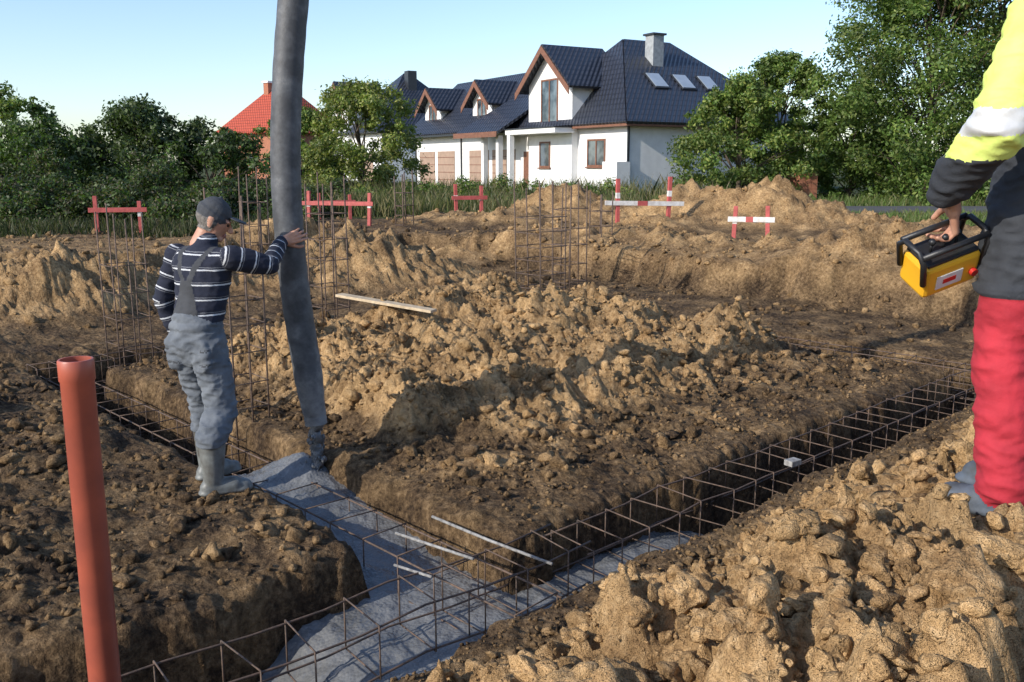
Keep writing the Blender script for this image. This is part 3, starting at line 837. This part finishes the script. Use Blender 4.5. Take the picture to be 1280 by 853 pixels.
def figure_part(name, prims, voxel, mats, parent, classify=None, wr=.0, smooth=5, attr=None):
    g = Geo()
    for pr in prims: prim_mesh(g, *pr[:6])
    me = D.meshes.new('tmp'); me.from_pydata([tuple(v) for v in g.v], [], g.f); me.update()
    o = D.objects.new('tmp', me); COL.objects.link(o)
    m = o.modifiers.new('r', 'REMESH'); m.mode = 'VOXEL'; m.voxel_size = voxel
    m = o.modifiers.new('s', 'SMOOTH'); m.factor = .5; m.iterations = smooth
    bpy.context.view_layer.update()
    dg = bpy.context.evaluated_depsgraph_get(); me2 = D.meshes.new_from_object(o.evaluated_get(dg))
    D.objects.remove(o)
    nvt = len(me2.vertices); P = np.zeros(nvt*3, dtype=np.float32); me2.vertices.foreach_get('co', P); P = P.reshape(-1, 3).astype(float)
    NR = np.zeros(nvt*3, dtype=np.float32); me2.vertices.foreach_get('normal', NR); NR = NR.reshape(-1, 3)
    ds = np.stack([sdf(P, pr) for pr in prims], 1); bi = ds.argmin(1); labs = np.array([pr[6] for pr in prims])[bi]
    off = np.zeros(nvt)
    if classify is not None: labs, off = classify(P, NR, labs)
    if wr:
        w = np.zeros(nvt)
        for i in range(nvt):
            if labs[i] in WR:
                x, y, z = P[i]; A_ = WR[labs[i]]
                q = mnoise.noise(Vector((x*8+z*7, y*8-z*5, z*15)))
                q2 = mnoise.noise(Vector((x*16-z*14, y*16+z*9, z*34+3)))
                w[i] = ((1-abs(q)*3.2)*.8+(1-abs(q2)*3.0)*.4)*A_+mnoise.noise(Vector((x*5, y*5, z*6)))*A_*.9
        off = off+w*wr
    P2 = P+NR*off[:, None]; me2.vertices.foreach_set('co', P2.astype(np.float32).ravel())
    me2.materials.clear()
    for mt in mats: me2.materials.append(mt)
    np_ = len(me2.polygons); ls = np.zeros(np_, dtype=np.int32); me2.polygons.foreach_get('loop_start', ls)
    vi = np.zeros(len(me2.loops), dtype=np.int32); me2.loops.foreach_get('vertex_index', vi)
    me2.polygons.foreach_set('material_index', labs[vi[ls]].astype(np.int32))
    me2.polygons.foreach_set('use_smooth', np.full(np_, True))
    if attr is not None: add_attr(me2, 'stripe', attr(P, bi))
    me2.name = name; me2.update()
    oo = D.objects.new(name, me2); COL.objects.link(oo); oo.parent = parent
    return oo
WR = {}
SKIN = mat_simple('skin', (.50, .27, .18), (.42, .20, .13), 20, .55, 0, .15, .002, 150)
HAIR = mat_simple('grey_hair', (.20, .18, .16), (.10, .09, .08), 60, .8, 0, .6, .006, 200)
OVERALL = mat_simple('grey_work_cloth', (.145, .160, .180), (.085, .097, .115), 9, .9, 0, .35, .006, 60)
OVERD = mat_simple('dark_grey_work_cloth', (.05, .053, .06), None, 9, .9, 0, .35, .006, 60)
BOOT = mat_simple('rubber_boot', (.19, .20, .19), (.085, .08, .07), 12, .5, 0, .2, .003, 40)
CAPM = mat_simple('cap_cloth', (.055, .06, .07), None, 30, .85)
EYE = mat_simple('eye_dark', (.03, .02, .015), None, 30, .3, 0, 0)
LIP = mat_simple('lips', (.40, .17, .13), None, 20, .5)
def mat_stripe():
    m, t, p, o = nt('striped_knit')
    a = N(t, 'ShaderNodeAttribute', attribute_name='stripe').outputs['Fac']
    n = noise_(t, 60, 3)
    fr = math_(t, 'FRACT', math_(t, 'ADD', math_(t, 'MULTIPLY', a, 1/.088), math_(t, 'MULTIPLY', math_(t, 'SUBTRACT', n, .5), .06)))
    s1 = math_(t, 'MULTIPLY', math_(t, 'GREATER_THAN', fr, .40), math_(t, 'LESS_THAN', fr, .50))
    s2 = math_(t, 'MULTIPLY', math_(t, 'GREATER_THAN', fr, .60), math_(t, 'LESS_THAN', fr, .645))
    s = math_(t, 'ADD', s1, math_(t, 'MULTIPLY', s2, .3), clamp=True)
    c = mixc(t, s, (.012, .015, .030), (.50, .51, .53))
    t.links.new(c, p.inputs['Base Color']); p.inputs['Roughness'].default_value = .95
    bump(t, p, n, .3, .004)
    return m
STRIPE = mat_stripe()

def hand(name, parent, wrist, d, n, curls, thumbcurl=.4, scale=1.0, thumb_sign=1, mat=SKIN, spread=.10):
    d = Vector(d).normalized(); n = Vector(n); n = (n-d*n.dot(d)).normalized(); s = d.cross(n)*thumb_sign
    w = Vector(wrist); pr = []
    S = scale
    def T(a, b, c): return w+d*(a*S)+s*(b*S)+n*(c*S)
    pr.append((T(-.05, 0, 0), T(.01, 0, 0), .027*S, .029*S, s, .8, 0))
    for i, b in enumerate((-.028, -.01, .010, .029)):
        pr.append((T(.01, b*.6, 0), T(.082-.004*abs(i-2), b, 0), .0165*S, .0125*S, s, .85, 0))
    L = [(.028, .018, .017), (.036, .024, .018), (.042, .027, .019), (.038, .024, .018)]
    for i, b in enumerate((-.030, -.0105, .010, .031)):
        p = T(.084-.004*abs(i-2), b, 0); ang = 0; r = .0092*S
        if i == 0: r = .008*S
        for j in range(3):
            ang += curls[j]*(1+.06*(2-i))
            dd = (d*math.cos(ang)+n*math.sin(ang)+s*((i-1.5)*spread*.6)).normalized()
            q = p+dd*L[i][j]*S*1.05; pr.append((p, q, r, r*.9, s, .95, 0)); p = q; r *= .92
    p0 = T(.018, .022, .006); p1 = T(.045, .050, .018); 
    t1 = (d*.75+s*.5+n*thumbcurl).normalized(); t2 = (d*.8+s*.1+n*(thumbcurl*1.6)).normalized()
    p2 = p1+t1*.032*S; p3 = p2+t2*.026*S
    pr += [(p0, p1, .017*S, .0125*S, s, 1, 0), (p1, p2, .0118*S, .0105*S, s, 1, 0), (p2, p3, .0105*S, .009*S, s, 1, 0)]
    return figure_part(name, pr, .0036, [mat], parent, smooth=3)

def head(name, parent, M, cap=True):
    e = D.objects.new(name, None); COL.objects.link(e); e.parent = parent; e.matrix_local = M
    x = (1, 0, 0)
    pr = [((0, -.012, .02), (0, -.008, .035), .080, .078, x, 1.2, 0),
          ((0, .012, -.05), (0, .02, .0), .056, .066, x, 1.15, 0),
          ((-.012, .066, -.083), (.012, .066, -.083), .021, .021, (0, 1, 0), .9, 0),
          ((0, -.02, -.16), (0, -.012, -.05), .056, .053, x, 1.05, 0),
          ((0, .092, .012), (0, .113, -.022), .008, .0125, x, 1, 0),
          ((-.012, .103, -.026), (.012, .103, -.026), .008, .008, x, 1, 0),
          ((-.045, .080, .028), (.045, .080, .028), .012, .012, (0, 1, 0), .7, 0),
          ((-.018, .089, -.052), (.018, .089, -.052), .0075, .0075, x, .8, 3),
          ((-.014, .088, -.063), (.014, .088, -.063), .008, .008, x, .8, 3),
          ((-.032, .084, .010), (-.030, .084, .010), .010, .010, x, .8, 4), ((.030, .084, .010), (.032, .084, .010), .010, .010, x, .8, 4)]
    for sg in (-1, 1):
        pr += [((sg*.080, -.012, .012), (sg*.079, -.006, -.03), .018, .012, (0, 1, 0), .45, 0)]
    if cap:
        pr += [((0, -.012, .045), (0, -.008, .058), .088, .080, x, 1.18, 2),
               ((-.035, .125, .056), (.035, .125, .056), .05, .05, (0, 1, 0), .13, 2),
               ((0, -.01, .138), (0, -.01, .142), .012, .01, x, 1, 2)]
    def cls(P, Nn, labs):
        labs = labs.copy(); off = np.zeros(len(P))
        hair = (labs == 0) & (P[:, 1] < .028-.35*np.maximum(0, -P[:, 2]-.0)) & (P[:, 2] > -.062) & (np.abs(P[:, 0]) < .082)
        labs[hair] = 1; off[hair] = .004
        hair2 = (labs == 0) & (P[:, 2] > .075); labs[hair2] = 1; off[hair2] = .006
        return labs, off
    return figure_part('head', pr, .0048, [SKIN, HAIR, CAPM, LIP, EYE], e, cls, smooth=3)

# --- worker with the hose
wf = Vector((.45, .893, 0)); wr_ = Vector((.893, -.45, 0))
WP = Vector((-1.90, 5.50, hz(-1.88, 5.55)))
MW = Matrix(((wr_.x, wf.x, 0, WP.x), (wr_.y, wf.y, 0, WP.y), (0, 0, 1, WP.z), (0, 0, 0, 1)))
worker = empty('construction_worker', MW)
x = (1, 0, 0)
def LN(z): return max(0, z-1.0)*.17
shR = (.215, .01+LN(1.43), 1.43); elR = (.335, .27, 1.37)
MWi = MW.inverted()
haxis = Vector((-1.46, 6.06, 1.5))
outw = Vector((.34, -.94, 0)).normalized(); dt = Vector((.88, .30, .34)).normalized()
pc = haxis+outw*(.096+.014)+Vector((0, 0, .03)); wristW = pc-dt*.05
wl = MWi @ wristW; dl = (MWi.to_3x3() @ dt); nl = (MWi.to_3x3() @ (-outw))
wrR = tuple(wl-dl*.02)
shL = (-.205, LN(1.43)-.01, 1.43); elL = (-.285, .0, 1.16); wrL = (-.25, .05, .93)
fR = Vector((.16, -.12, 0)); fL = Vector((-.13, .13, 0))
tR = Vector((.60, .80, 0)).normalized(); tL = Vector((.25, .97, 0)).normalized()
zR = hz(*(MW @ fR)[:2])-WP.z; zL = hz(*(MW @ fL)[:2])-WP.z
pr = [((0, -.02, .93), (0, -.01, 1.02), .168, .165, x, .80, 1),
      ((0, -.01, 1.02), (0, LN(1.12), 1.12), .165, .165, x, .78, 0),
      ((0, LN(1.12), 1.12), (0, .01+LN(1.32), 1.32), .168, .192, x, .72, 0),
      ((-.11, LN(1.38), 1.38), (.11, LN(1.38), 1.38), .100, .100, (0, 0, 1), .95, 0),
      ((-.175, LN(1.43), 1.425), (.175, LN(1.43), 1.425), .068, .068, (0, 1, 0), .9, 0),
      ((0, LN(1.44), 1.44), (0, .03+LN(1.52), 1.515), .09, .062, x, .9, 0),
      (shR, elR, .074, .060, (0, 0, 1), 1, 2), (elR, wrR, .058, .040, (0, 0, 1), 1, 3),
      (shL, elL, .074, .060, (0, 1, 0), 1, 4), (elL, wrL, .060, .042, (0, 1, 0), 1, 5)]
kR = (.130, .02, .50+zR*.5); kL = (-.115, .12, .50+zL*.5)
for (hx, k, f, t, z) in ((.085, kR, fR, tR, zR), (-.085, kL, fL, tL, zL)):
    an = (f.x, f.y, z+.10); top = (f.x*.93+k[0]*.07, f.y*.93+k[1]*.07, z+.32)
    pr += [((hx, -.02, .91), k, .118, .094, (0, 1, 0), .92, 1), (k, (f.x, f.y+.0, z+.36), .094, .088, x, 1, 1),
           (top, an, .078, .058, x, 1.08, 6),
           ((f.x-t.x*.03, f.y-t.y*.03, z+.048), (f.x+t.x*.12, f.y+t.y*.12, z+.048), .052, .056, (t.y, -t.x, 0), .95, 6),
           ((f.x+t.x*.12, f.y+t.y*.12, z+.042), (f.x+t.x*.185, f.y+t.y*.185, z+.038), .053, .042, (t.y, -t.x, 0), .9, 6),
           ((f.x-t.x*.04, f.y-t.y*.04, z+.018), (f.x+t.x*.18, f.y+t.y*.18, z+.018), .054, .055, (t.y, -t.x, 0), .42, 7)]
pr += [((-.115, -.095, .80), (-.115, -.105, .90), .055, .055, x, .45, 8), ((.115, -.095, .80), (.115, -.105, .90), .055, .055, x, .45, 8),
       ((.19, .0, .70), (.175, .0, .80), .05, .055, (0, 1, 0), .4, 8)]
def cls_w(P, Nn, labs):
    L = labs.copy(); off = np.zeros(len(P)); X_, Y_, Z_ = P.T
    Y_ = Y_-np.maximum(0, Z_-1.0)*.17
    out = np.zeros(len(P), int)
    out[L == 1] = 1; out[L == 6] = 2; out[L == 7] = 2; out[L == 8] = 1
    tors = (L == 0)
    out[tors & (Z_ < 1.04)] = 1
    back = Y_ < .0
    wv = .115-.075*np.clip((Z_-1.04)/.26, 0, 1)
    bib = tors & back & (Z_ < 1.30) & (np.abs(X_) < wv)
    strap = (tors | (L == 2) | (L == 4)) & (Z_ >= 1.27) & (np.abs(np.abs(X_)-(.018+.085*np.clip((Z_-1.28)/.19, 0, 1))) < .022) & (Z_ < 1.53)
    front = tors & (~back) & (Z_ < 1.30) & (np.abs(X_) < .12)
    m_ = bib | strap | front; out[m_] = 3; off[m_] = .005
    m2 = ((out == 1) | (tors & (Z_ < 1.06))) & (Z_ > 1.0) & (Z_ < 1.045); off[m2] = .006; out[m2] = 1
    cuff = (L == 1) & (Z_ < .40); off[cuff] += .006
    pk = (L == 8); off[pk] += .002
    line = (L == 8) & ((np.abs(Z_-.885) < .005) | (np.abs(Z_-.80) < .004)); out[line] = 3
    return out, off
def attr_w(P, bi):
    s = P[:, 2].copy(); 
    for i, base in ((6, 0), (7, .28), (8, 0), (9, .28)):
        p0 = np.array(pr[i][0]); p1 = np.array(pr[i][1]); a = (p1-p0)/np.linalg.norm(p1-p0)
        k = bi == i; s[k] = (P[k]-p0)@a+base
    return s
WR = {0: .006, 1: .0095, 3: .003}
figure_part('body', pr, .0085, [STRIPE, OVERALL, BOOT, OVERD], worker, cls_w, 1.0, 5, attr_w)
WR = {}
hand('right_hand', worker, tuple(wl), tuple(dl), tuple(nl), (.45, .5, .45), .25, 1.08, -1)
hand('left_hand', worker, (-.248, .065, .905), (.05, .35, -.9), (.9, .1, .1), (.4, .5, .4), .4, 1.0, -1)
Mh = Matrix.Translation((0.0, .075+LN(1.58), 1.635)) @ Matrix.Rotation(math.radians(-50), 4, 'Z') @ Matrix.Rotation(math.radians(-24), 4, 'X') @ Matrix.Scale(1.06, 4)
head('head_assembly', worker, Mh, True)

# --- remote operator
HIVIS = mat_simple('hi_vis_yellow', (.68, .80, .20), (.58, .70, .14), 8, .8, 0, .35, .006, 50)
SILV = mat_simple('reflective_band', (.66, .66, .64), (.54, .54, .54), 20, .4, .2, .2, .003, 80)
BLK = mat_simple('dark_jacket', (.036, .040, .048), (.022, .025, .032), 8, .85, 0, .35, .008, 40)
REDT = mat_simple('red_trousers', (.45, .024, .040), (.32, .016, .028), 8, .85, 0, .35, .006, 50)
SHOE = mat_simple('work_shoe', (.09, .11, .14), (.05, .055, .06), 16, .7)
mf = Vector((-.67, .742, 0)); mr = Vector((.742, .67, 0)); MP = Vector((1.565, 2.75, .985))
MP.z = hz(1.47, 2.67)
MM = Matrix(((mr.x, mf.x, 0, MP.x), (mr.y, mf.y, 0, MP.y), (0, 0, 1, MP.z), (0, 0, 0, 1)))
oper = empty('pump_operator', MM); MMi = MM.inverted()
fL = Vector((-.115, -.01, 0)); fR = Vector((.10, .02, 0))
zL = hz(*(MM @ fL)[:2])-MP.z; zR = hz(*(MM @ fR)[:2])-MP.z
wLw = Vector((1.225, 2.63, 1.93)); wL = MMi @ wLw
elL = tuple(MMi @ Vector((1.255, 2.42, 2.10))); shL = (-.20, -.01, 1.44)
shR = (.20, .0, 1.44); elR = (.30, -.06, 1.15); wrRr = (.29, .06, .90)
pr = [((0, 0, .78), (0, 0, 1.0), .195, .178, x, .72, 0), ((0, 0, 1.0), (0, .01, 1.3), .172, .19, x, .75, 0),
      ((-.11, 0, 1.37), (.11, 0, 1.37), .11, .11, (0, 0, 1), 1.0, 0), ((-.18, 0, 1.43), (.18, 0, 1.43), .075, .075, (0, 1, 0), .9, 0),
      ((0, 0, 1.45), (0, .02, 1.54), .095, .072, x, .95, 0),
      (shL, elL, .082, .070, (0, 1, 0), 1, 0), (elL, tuple(wL), .070, .052, (0, 1, 0), 1, 0),
      (shR, elR, .082, .070, (0, 1, 0), 1, 0), (elR, wrRr, .070, .050, (0, 1, 0), 1, 0)]
for (hx, f, t, z) in ((-.09, fL, Vector((-.25, .97, 0)), zL), (.09, fR, Vector((.15, .98, 0)), zR)):
    k = (f.x*.97, f.y+.035, .50)
    pr += [((hx, 0, .88), k, .115, .080, (0, 1, 0), 1, 1), (k, (f.x, f.y-.01, z+.10), .080, .078, (0, 1, 0), 1, 1),
           ((f.x, f.y, z+.04), (f.x+t.x*.13, f.y+t.y*.13, z+.04), .047, .045, (t.y, -t.x, 0), .95, 4),
           ((f.x-t.x*.03, f.y-t.y*.03, z+.015), (f.x+t.x*.15, f.y+t.y*.15, z+.015), .050, .050, (t.y, -t.x, 0), .4, 4)]
def cls_m(P, Nn, labs):
    L = labs.copy(); Z_ = P[:, 2]; out = np.where(L == 0, 0, L); off = np.zeros(len(P))
    j = L == 0
    zb = Z_+.12*np.clip(-P[:, 0]-.1, 0, .4)
    out[j & (zb > 1.12)] = 2; out[j & (zb > 1.18) & (zb < 1.245)] = 3
    out[j & (zb > 1.38) & (zb < 1.42) & (np.abs(P[:, 0]) < .1)] = 3
    out[(L == 1) & (Z_ > .68)] = 0
    hem = (out == 0) & (Z_ < .71) & (Z_ > .5); off[hem] = .010
    off[(out == 3)] += .003
    return out, off
WR = {0: .009, 1: .0075, 2: .009, 3: .006}
figure_part('body', pr, .0075, [BLK, REDT, HIVIS, SILV, SHOE], oper, cls_m, 1.0, 4)
WR = {}
Mh = Matrix.Translation((0.0, .05, 1.65)) @ Matrix.Rotation(math.radians(8), 4, 'Z') @ Matrix.Rotation(math.radians(-12), 4, 'X')
head('head_assembly', oper, Mh, False)
RC = Vector((1.275, 2.735, 1.725))
YEL = mat_simple('yellow_plastic', (.80, .42, .02), (.70, .36, .02), 6, .4, 0, .08, .002)
BPL = mat_simple('black_plastic', (.02, .02, .022), None, 10, .45)
WPL = mat_simple('white_label', (.75, .75, .73), None, 10, .5)
RPL = mat_simple('red_button', (.6, .03, .02), None, 10, .4)
MR = Matrix.Translation(RC) @ Matrix.Rotation(math.radians(22), 4, 'Z') @ Matrix.Rotation(math.radians(30), 4, 'X') @ Matrix.Rotation(math.radians(-22), 4, 'Y') @ Matrix.Scale(1.08, 4)
rc = empty('crane_remote_control', MR)
g = Geo(); g.box((-.085, -.055, -.075), (.085, .055, .03)); g.make('yellow_housing', YEL, rc, bevel=.012)
g = Geo(); g.box((-.078, -.048, .03), (.078, .048, .042)); g.make('control_panel', BPL, rc, bevel=.004)
g = Geo(); g.box((-.05, -.0575, -.05), (.03, -.0545, -.005)); g.make('label', WPL, rc)
g = Geo(); g.box((-.03, -.0585, -.035), (.01, -.0565, -.02)); g.make('label_mark', RPL, rc)
g = Geo()
for sx in (-1, 1):
    g.tube([(sx*.088, -.05, -.02), (sx*.10, -.052, .06), (sx*.10, -.03, .085), (sx*.10, .03, .085), (sx*.10, .052, .06), (sx*.088, .05, -.02)], .0085, 8)
g.tube([(-.10, -.045, .078), (.10, -.045, .078)], .0085, 8); g.tube([(-.10, .045, .078), (.10, .045, .078)], .0085, 8)
g.make('guard_frame', BPL, rc, smooth=True)
g = Geo()
for px in (-.04, .0, .04):
    g.tube([(px, 0, .04), (px+.004, .003, .066)], .004, 8); g.tube([(px+.004, .003, .064), (px+.005, .003, .072), (px+.005, .003, .08)], [.007, .010, .006], 10)
g.make('joysticks', BPL, rc, smooth=True)
g = Geo(); g.tube([(.062, -.0545, -.03), (.062, -.068, -.03)], .011, 14); g.make('stop_button', RPL, rc, smooth=False)
hr = (MMi.to_3x3() @ Vector((.35, .5, -.75))).normalized()
hn = (MMi.to_3x3() @ Vector((-.75, .3, -.2))).normalized()
hand('left_hand', oper, tuple(MMi @ Vector((1.265, 2.665, 1.88))), tuple(hr), tuple(hn), (.7, .9, .6), .4, .98, 1)
hand('right_hand', oper, (.29, .075, .88), (.0, .3, -.95), (-.9, 0, -.1), (.4, .5, .4), .4, .98, 1)

# ------------------------------------------------------------------ light / sky / camera
el = math.radians(27)
to_sun = Vector((-.80, -.60, 0)).normalized()*math.cos(el)+Vector((0, 0, math.sin(el)))
sd_ = D.lights.new('sun', 'SUN'); sd_.energy = 5.0; sd_.angle = math.radians(.53); sd_.color = (1.0, .94, .84)
so = D.objects.new('sun', sd_); COL.objects.link(so); so.rotation_euler = (-to_sun).to_track_quat('-Z', 'Y').to_euler(); so.location = (-20, -15, 20)
w = D.worlds.new('World'); scene.world = w; w.use_nodes = True; t = w.node_tree
bg = t.nodes['Background']; sky = t.nodes.new('ShaderNodeTexSky'); sky.sky_type = 'NISHITA'; sky.sun_disc = False
sky.sun_elevation = el; sky.sun_rotation = math.atan2(-.8, -.6); sky.air_density = 1.0; sky.dust_density = .6; sky.ozone_density = 2.0
tint = mixc(t, 1.0, sky.outputs[0], (1.36, 1.38, 1.50), 'MULTIPLY')
t.links.new(tint, bg.inputs[0]); bg.inputs[1].default_value = .15

cam = D.cameras.new('camera'); co = D.objects.new('camera', cam); COL.objects.link(co)
cam.sensor_width = 36; cam.lens = 36*1150/1280; cam.clip_end = 3000; cam.clip_start = .05
co.location = (0, 0, 2.0); co.rotation_euler = (math.radians(90-10.88), 0, 0)
scene.camera = co
scene.view_settings.view_transform = 'Standard'; scene.view_settings.look = 'None'; scene.view_settings.exposure = 0
print('verts', sum(len(m.vertices) for m in D.meshes))
